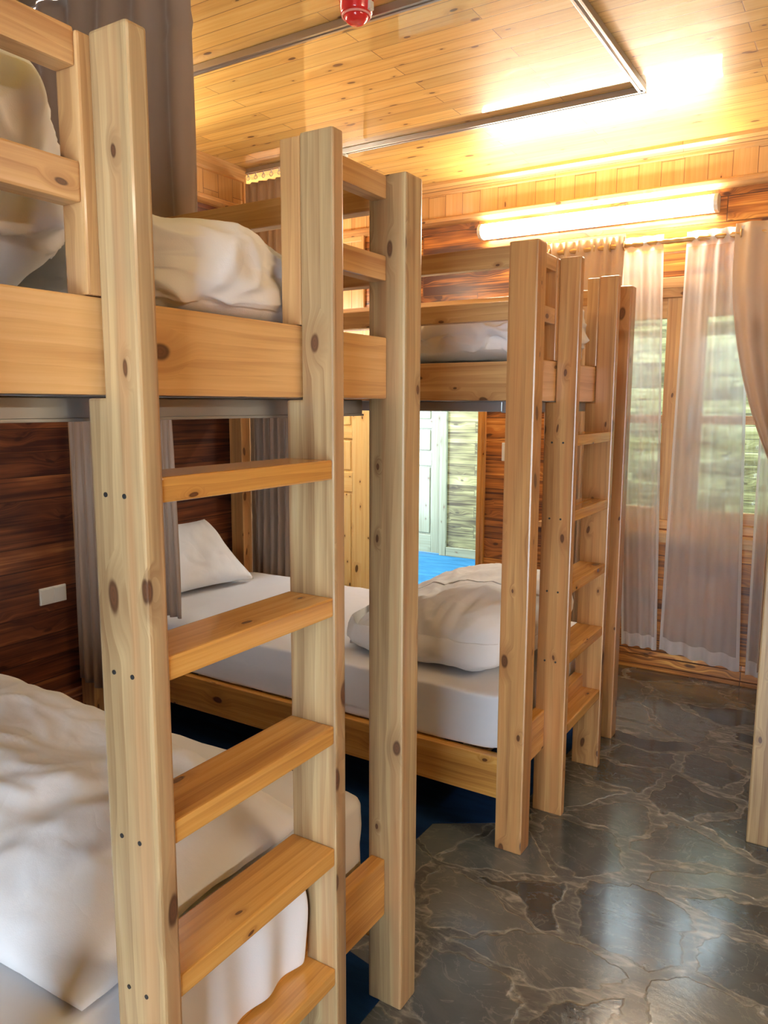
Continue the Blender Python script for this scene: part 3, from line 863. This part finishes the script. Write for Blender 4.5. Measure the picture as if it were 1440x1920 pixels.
def rope_rod():
    r = empty('curtain_rod', (-.85, ROD_Y, ROD_Z))
    bm = bmesh.new(); rows = []
    L = 2.2; N = 150; S = 18
    for i in range(N + 1):
        x = -L / 2 + L * i / N; row = []
        for k in range(S):
            a = 2 * math.pi * k / S
            rr = .0135 * (1 + .12 * math.cos(3 * (a - x * 36)))
            row.append(bm.verts.new((x, rr * math.cos(a), rr * math.sin(a))))
        rows.append(row)
    for a, b in zip(rows, rows[1:]):
        for k in range(S): bm.faces.new((a[k], b[k], b[(k + 1) % S], a[(k + 1) % S])).smooth = True
    bm.faces.new(rows[0]); bm.faces.new(rows[-1][::-1])
    me = bpy.data.meshes.new('pole'); bm.to_mesh(me); bm.free(); me.materials.append(BRASS)
    o = bpy.data.objects.new('pole', me); COL.objects.link(o); o.parent = r
    for s_ in (-1, 1):
        MB().lathe([(.004, 0), (.016, .004), (.016, .012), (.026, .025), (.03, .042), (.022, .06), (.006, .07)], seg=20).build('finial', BRASS, r)
        f = children(r)[-1]; f.rotation_euler = (0, s_ * math.pi / 2, 0); f.location = (s_ * L / 2, 0, 0)
        MB().box(s_ * .98 - .01, s_ * .98 + .01, 0.0, .11, -.006, .006, bevel=.002).cyl((s_ * .98, .108, 0), (s_ * .98, .136, 0), .03, 20).build('bracket', BRASS, r)
    return tag(r, 'twisted brass curtain rod with rings above the window', 'curtain rod')
rope_rod()
for k, x in enumerate((-1.69, -1.60, -1.51, -1.42, -1.33, -1.25, -.64, -.58, -.50, -.42, -.34)):
    tag(MB().torus((x, ROD_Y, ROD_Z), .024, .0045, 'x').build('curtain_ring', BRASS), 'small gold ring threaded on the twisted curtain rod', 'curtain ring', 'gold rings on the curtain rod')

# ------------------------------------------------------------------ ceiling tracks, lamps, alarm, switches
def track(name, p0, p1, lab, w=.035, along='x'):
    t = MB()
    (x0, y0), (x1, y1) = p0, p1
    zt = H - .001
    if along == 'x':
        t.prism([(y0 - w / 2, zt), (y0 + w / 2, zt), (y0 + w / 2, zt - .028), (y0 + .006, zt - .028), (y0 + .006, zt - .022), (y0 - .006, zt - .022), (y0 - .006, zt - .028), (y0 - w / 2, zt - .028)], x0, x1, plane='yz', axis=0, bevel=.0015)
    else:
        t.prism([(x0 - w / 2, zt), (x0 + w / 2, zt), (x0 + w / 2, zt - .028), (x0 + .006, zt - .028), (x0 + .006, zt - .022), (x0 - .006, zt - .022), (x0 - .006, zt - .028), (x0 - w / 2, zt - .028)], y0, y1, plane='xz', axis=1, bevel=.0015)
    return tag(t.build(name, ALU), lab, 'curtain track', 'ceiling curtain tracks')
track('curtain_track', (-3.36, 2.575), (-1.02, 2.575), 'grey ceiling track over the near side of the second bunk, passing the red alarm')
track('curtain_track', (-3.36, 1.86), (-1.02, 1.86), 'grey ceiling track above the nearest bunk carrying the tall taupe curtain')
track('curtain_track', (-3.42, 3.80), (-.975, 3.80), 'grey ceiling track over the far side of the second bunk, beside the lamp reflection')
track('curtain_track', (-.985, 1.84), (-.985, 3.78), 'grey ceiling track running lengthwise along the aisle and meeting the others at corners', along='y')
# gliders above the far curtain
for i in range(8):
    x = -3.38 + i * .062
    tag(MB().torus((x, 3.80, 2.985), .012, .0025, 'y', 14, 6).box(x - .003, x + .003, 3.797, 3.803, 2.99, 3.012, bevel=.001).build('curtain_hook', PLASTIC),
        'small white curtain hook in the ceiling track above the pleated curtain', 'curtain hook', 'hooks above the pleated curtain')
# loose hook string hanging from the far track
hs = MB().box(-2.66, -2.635, 3.785, 3.815, 2.998, 3.011, bevel=.002)
for k in range(6): hs.torus((-2.648 + .006 * (k % 2), 3.80, 2.985 - k * .022), .011, .0022, 'y' if k % 2 else 'x', 14, 6)
tag(hs.build('hook_chain', PLASTIC), 'little string of spare white hooks dangling from the far ceiling track', 'curtain hook')

def tube_lamp(loc, rz, lab, L=1.42):
    r = empty('tube_lamp', loc, rz)
    # local: x along the tube, -y out of the wall
    MB().box(-L / 2, L / 2, -.03, -.002, -.045, .045, axis=0, bevel=.004).build('housing', PLASTIC, r)
    pr = [(-.03, -.046), (-.075, -.040), (-.095, -.02), (-.10, 0), (-.095, .02), (-.075, .040), (-.03, .046)]
    MB().prism(pr, -L / 2 + .022, L / 2 - .022, plane='yz', axis=0, bevel=.001).build('diffuser', LAMP, r)
    pr2 = [(a * 1.03, b * 1.06) for a, b in pr]
    for s_ in (-1, 1):
        MB().prism(pr2, *(sorted((s_ * L / 2, s_ * (L / 2 - .022)))), plane='yz', axis=0, bevel=.002).build('end_cap', PLASTIC, r)
    return tag(r, lab, 'lamp')
tube_lamp((-1.485, YF - .003, 2.69), 0, 'long glowing white tube lamp fixed high on the plank wall above the window')
tube_lamp((XR - .003, 1.7, 2.62), -math.pi / 2, 'added unseen tube lamp high on the wall across the aisle from the nearest bunk')  # out-of-view lamp added to brighten the ceiling and upper bunks
tube_lamp((XL + .003, 2.45, 2.66), math.pi / 2, 'added tube lamp on the dark plank wall between the two bunks, hidden by the tall curtain', L=.8)  # hidden lamp added to brighten the left ceiling and the bedding
tube_lamp((-4.2, 3.804, 2.30), math.pi, 'assumed unseen tube lamp inside the alcove, lighting the panelled door')  # out-of-view lamp added for the bright light on the door

r = empty('fire_alarm', (-1.662, 2.46, H - .001))
MB().lathe([(.062, 0), (.064, -.008), (.060, -.02), (.058, -.055), (.054, -.062), (.046, -.064)], seg=40).build('body', RED, r)
MB().lathe([(.044, -.062), (.045, -.068), (.038, -.082), (.024, -.092), (.010, -.095), (.002, -.0955)], seg=40).build('lens', RED, r)
MB().torus((0, 0, -.0655), .050, .004, 'z', 40, 8).build('ring', plain('pink_plastic', (.9, .35, .32), .2), r)
MB().box(.052, .068, -.012, .012, -.06, -.03, bevel=.004).build('clip', PLASTIC, r)
tag(r, 'round red fire alarm on the board ceiling beside a grey track', 'fire alarm')

s = empty('wall_socket', (XL + .001, 2.32, .64))
MB().box(0, .010, -.075, .075, -.043, .043, bevel=.004).build('plate', PLASTIC, s)
for dy in (-.037, .037):
    MB().box(.008, .0125, dy - .032, dy + .032, -.036, .036, bevel=.002).build('module', PLASTIC, s)
tag(s, 'white double socket plate on the dark plank wall between the bunks', 'socket')
s = empty('light_switch', (-1.985, YF - .001, 1.29))
MB().box(-.043, .043, -.010, 0, -.06, .06, bevel=.004).build('plate', PLASTIC, s)
MB().box(-.026, .026, -.014, -.008, -.036, .036, bevel=.002).build('rocker', PLASTIC, s)
tag(s, 'white light switch on the plank wall beside the open doorway', 'light switch')
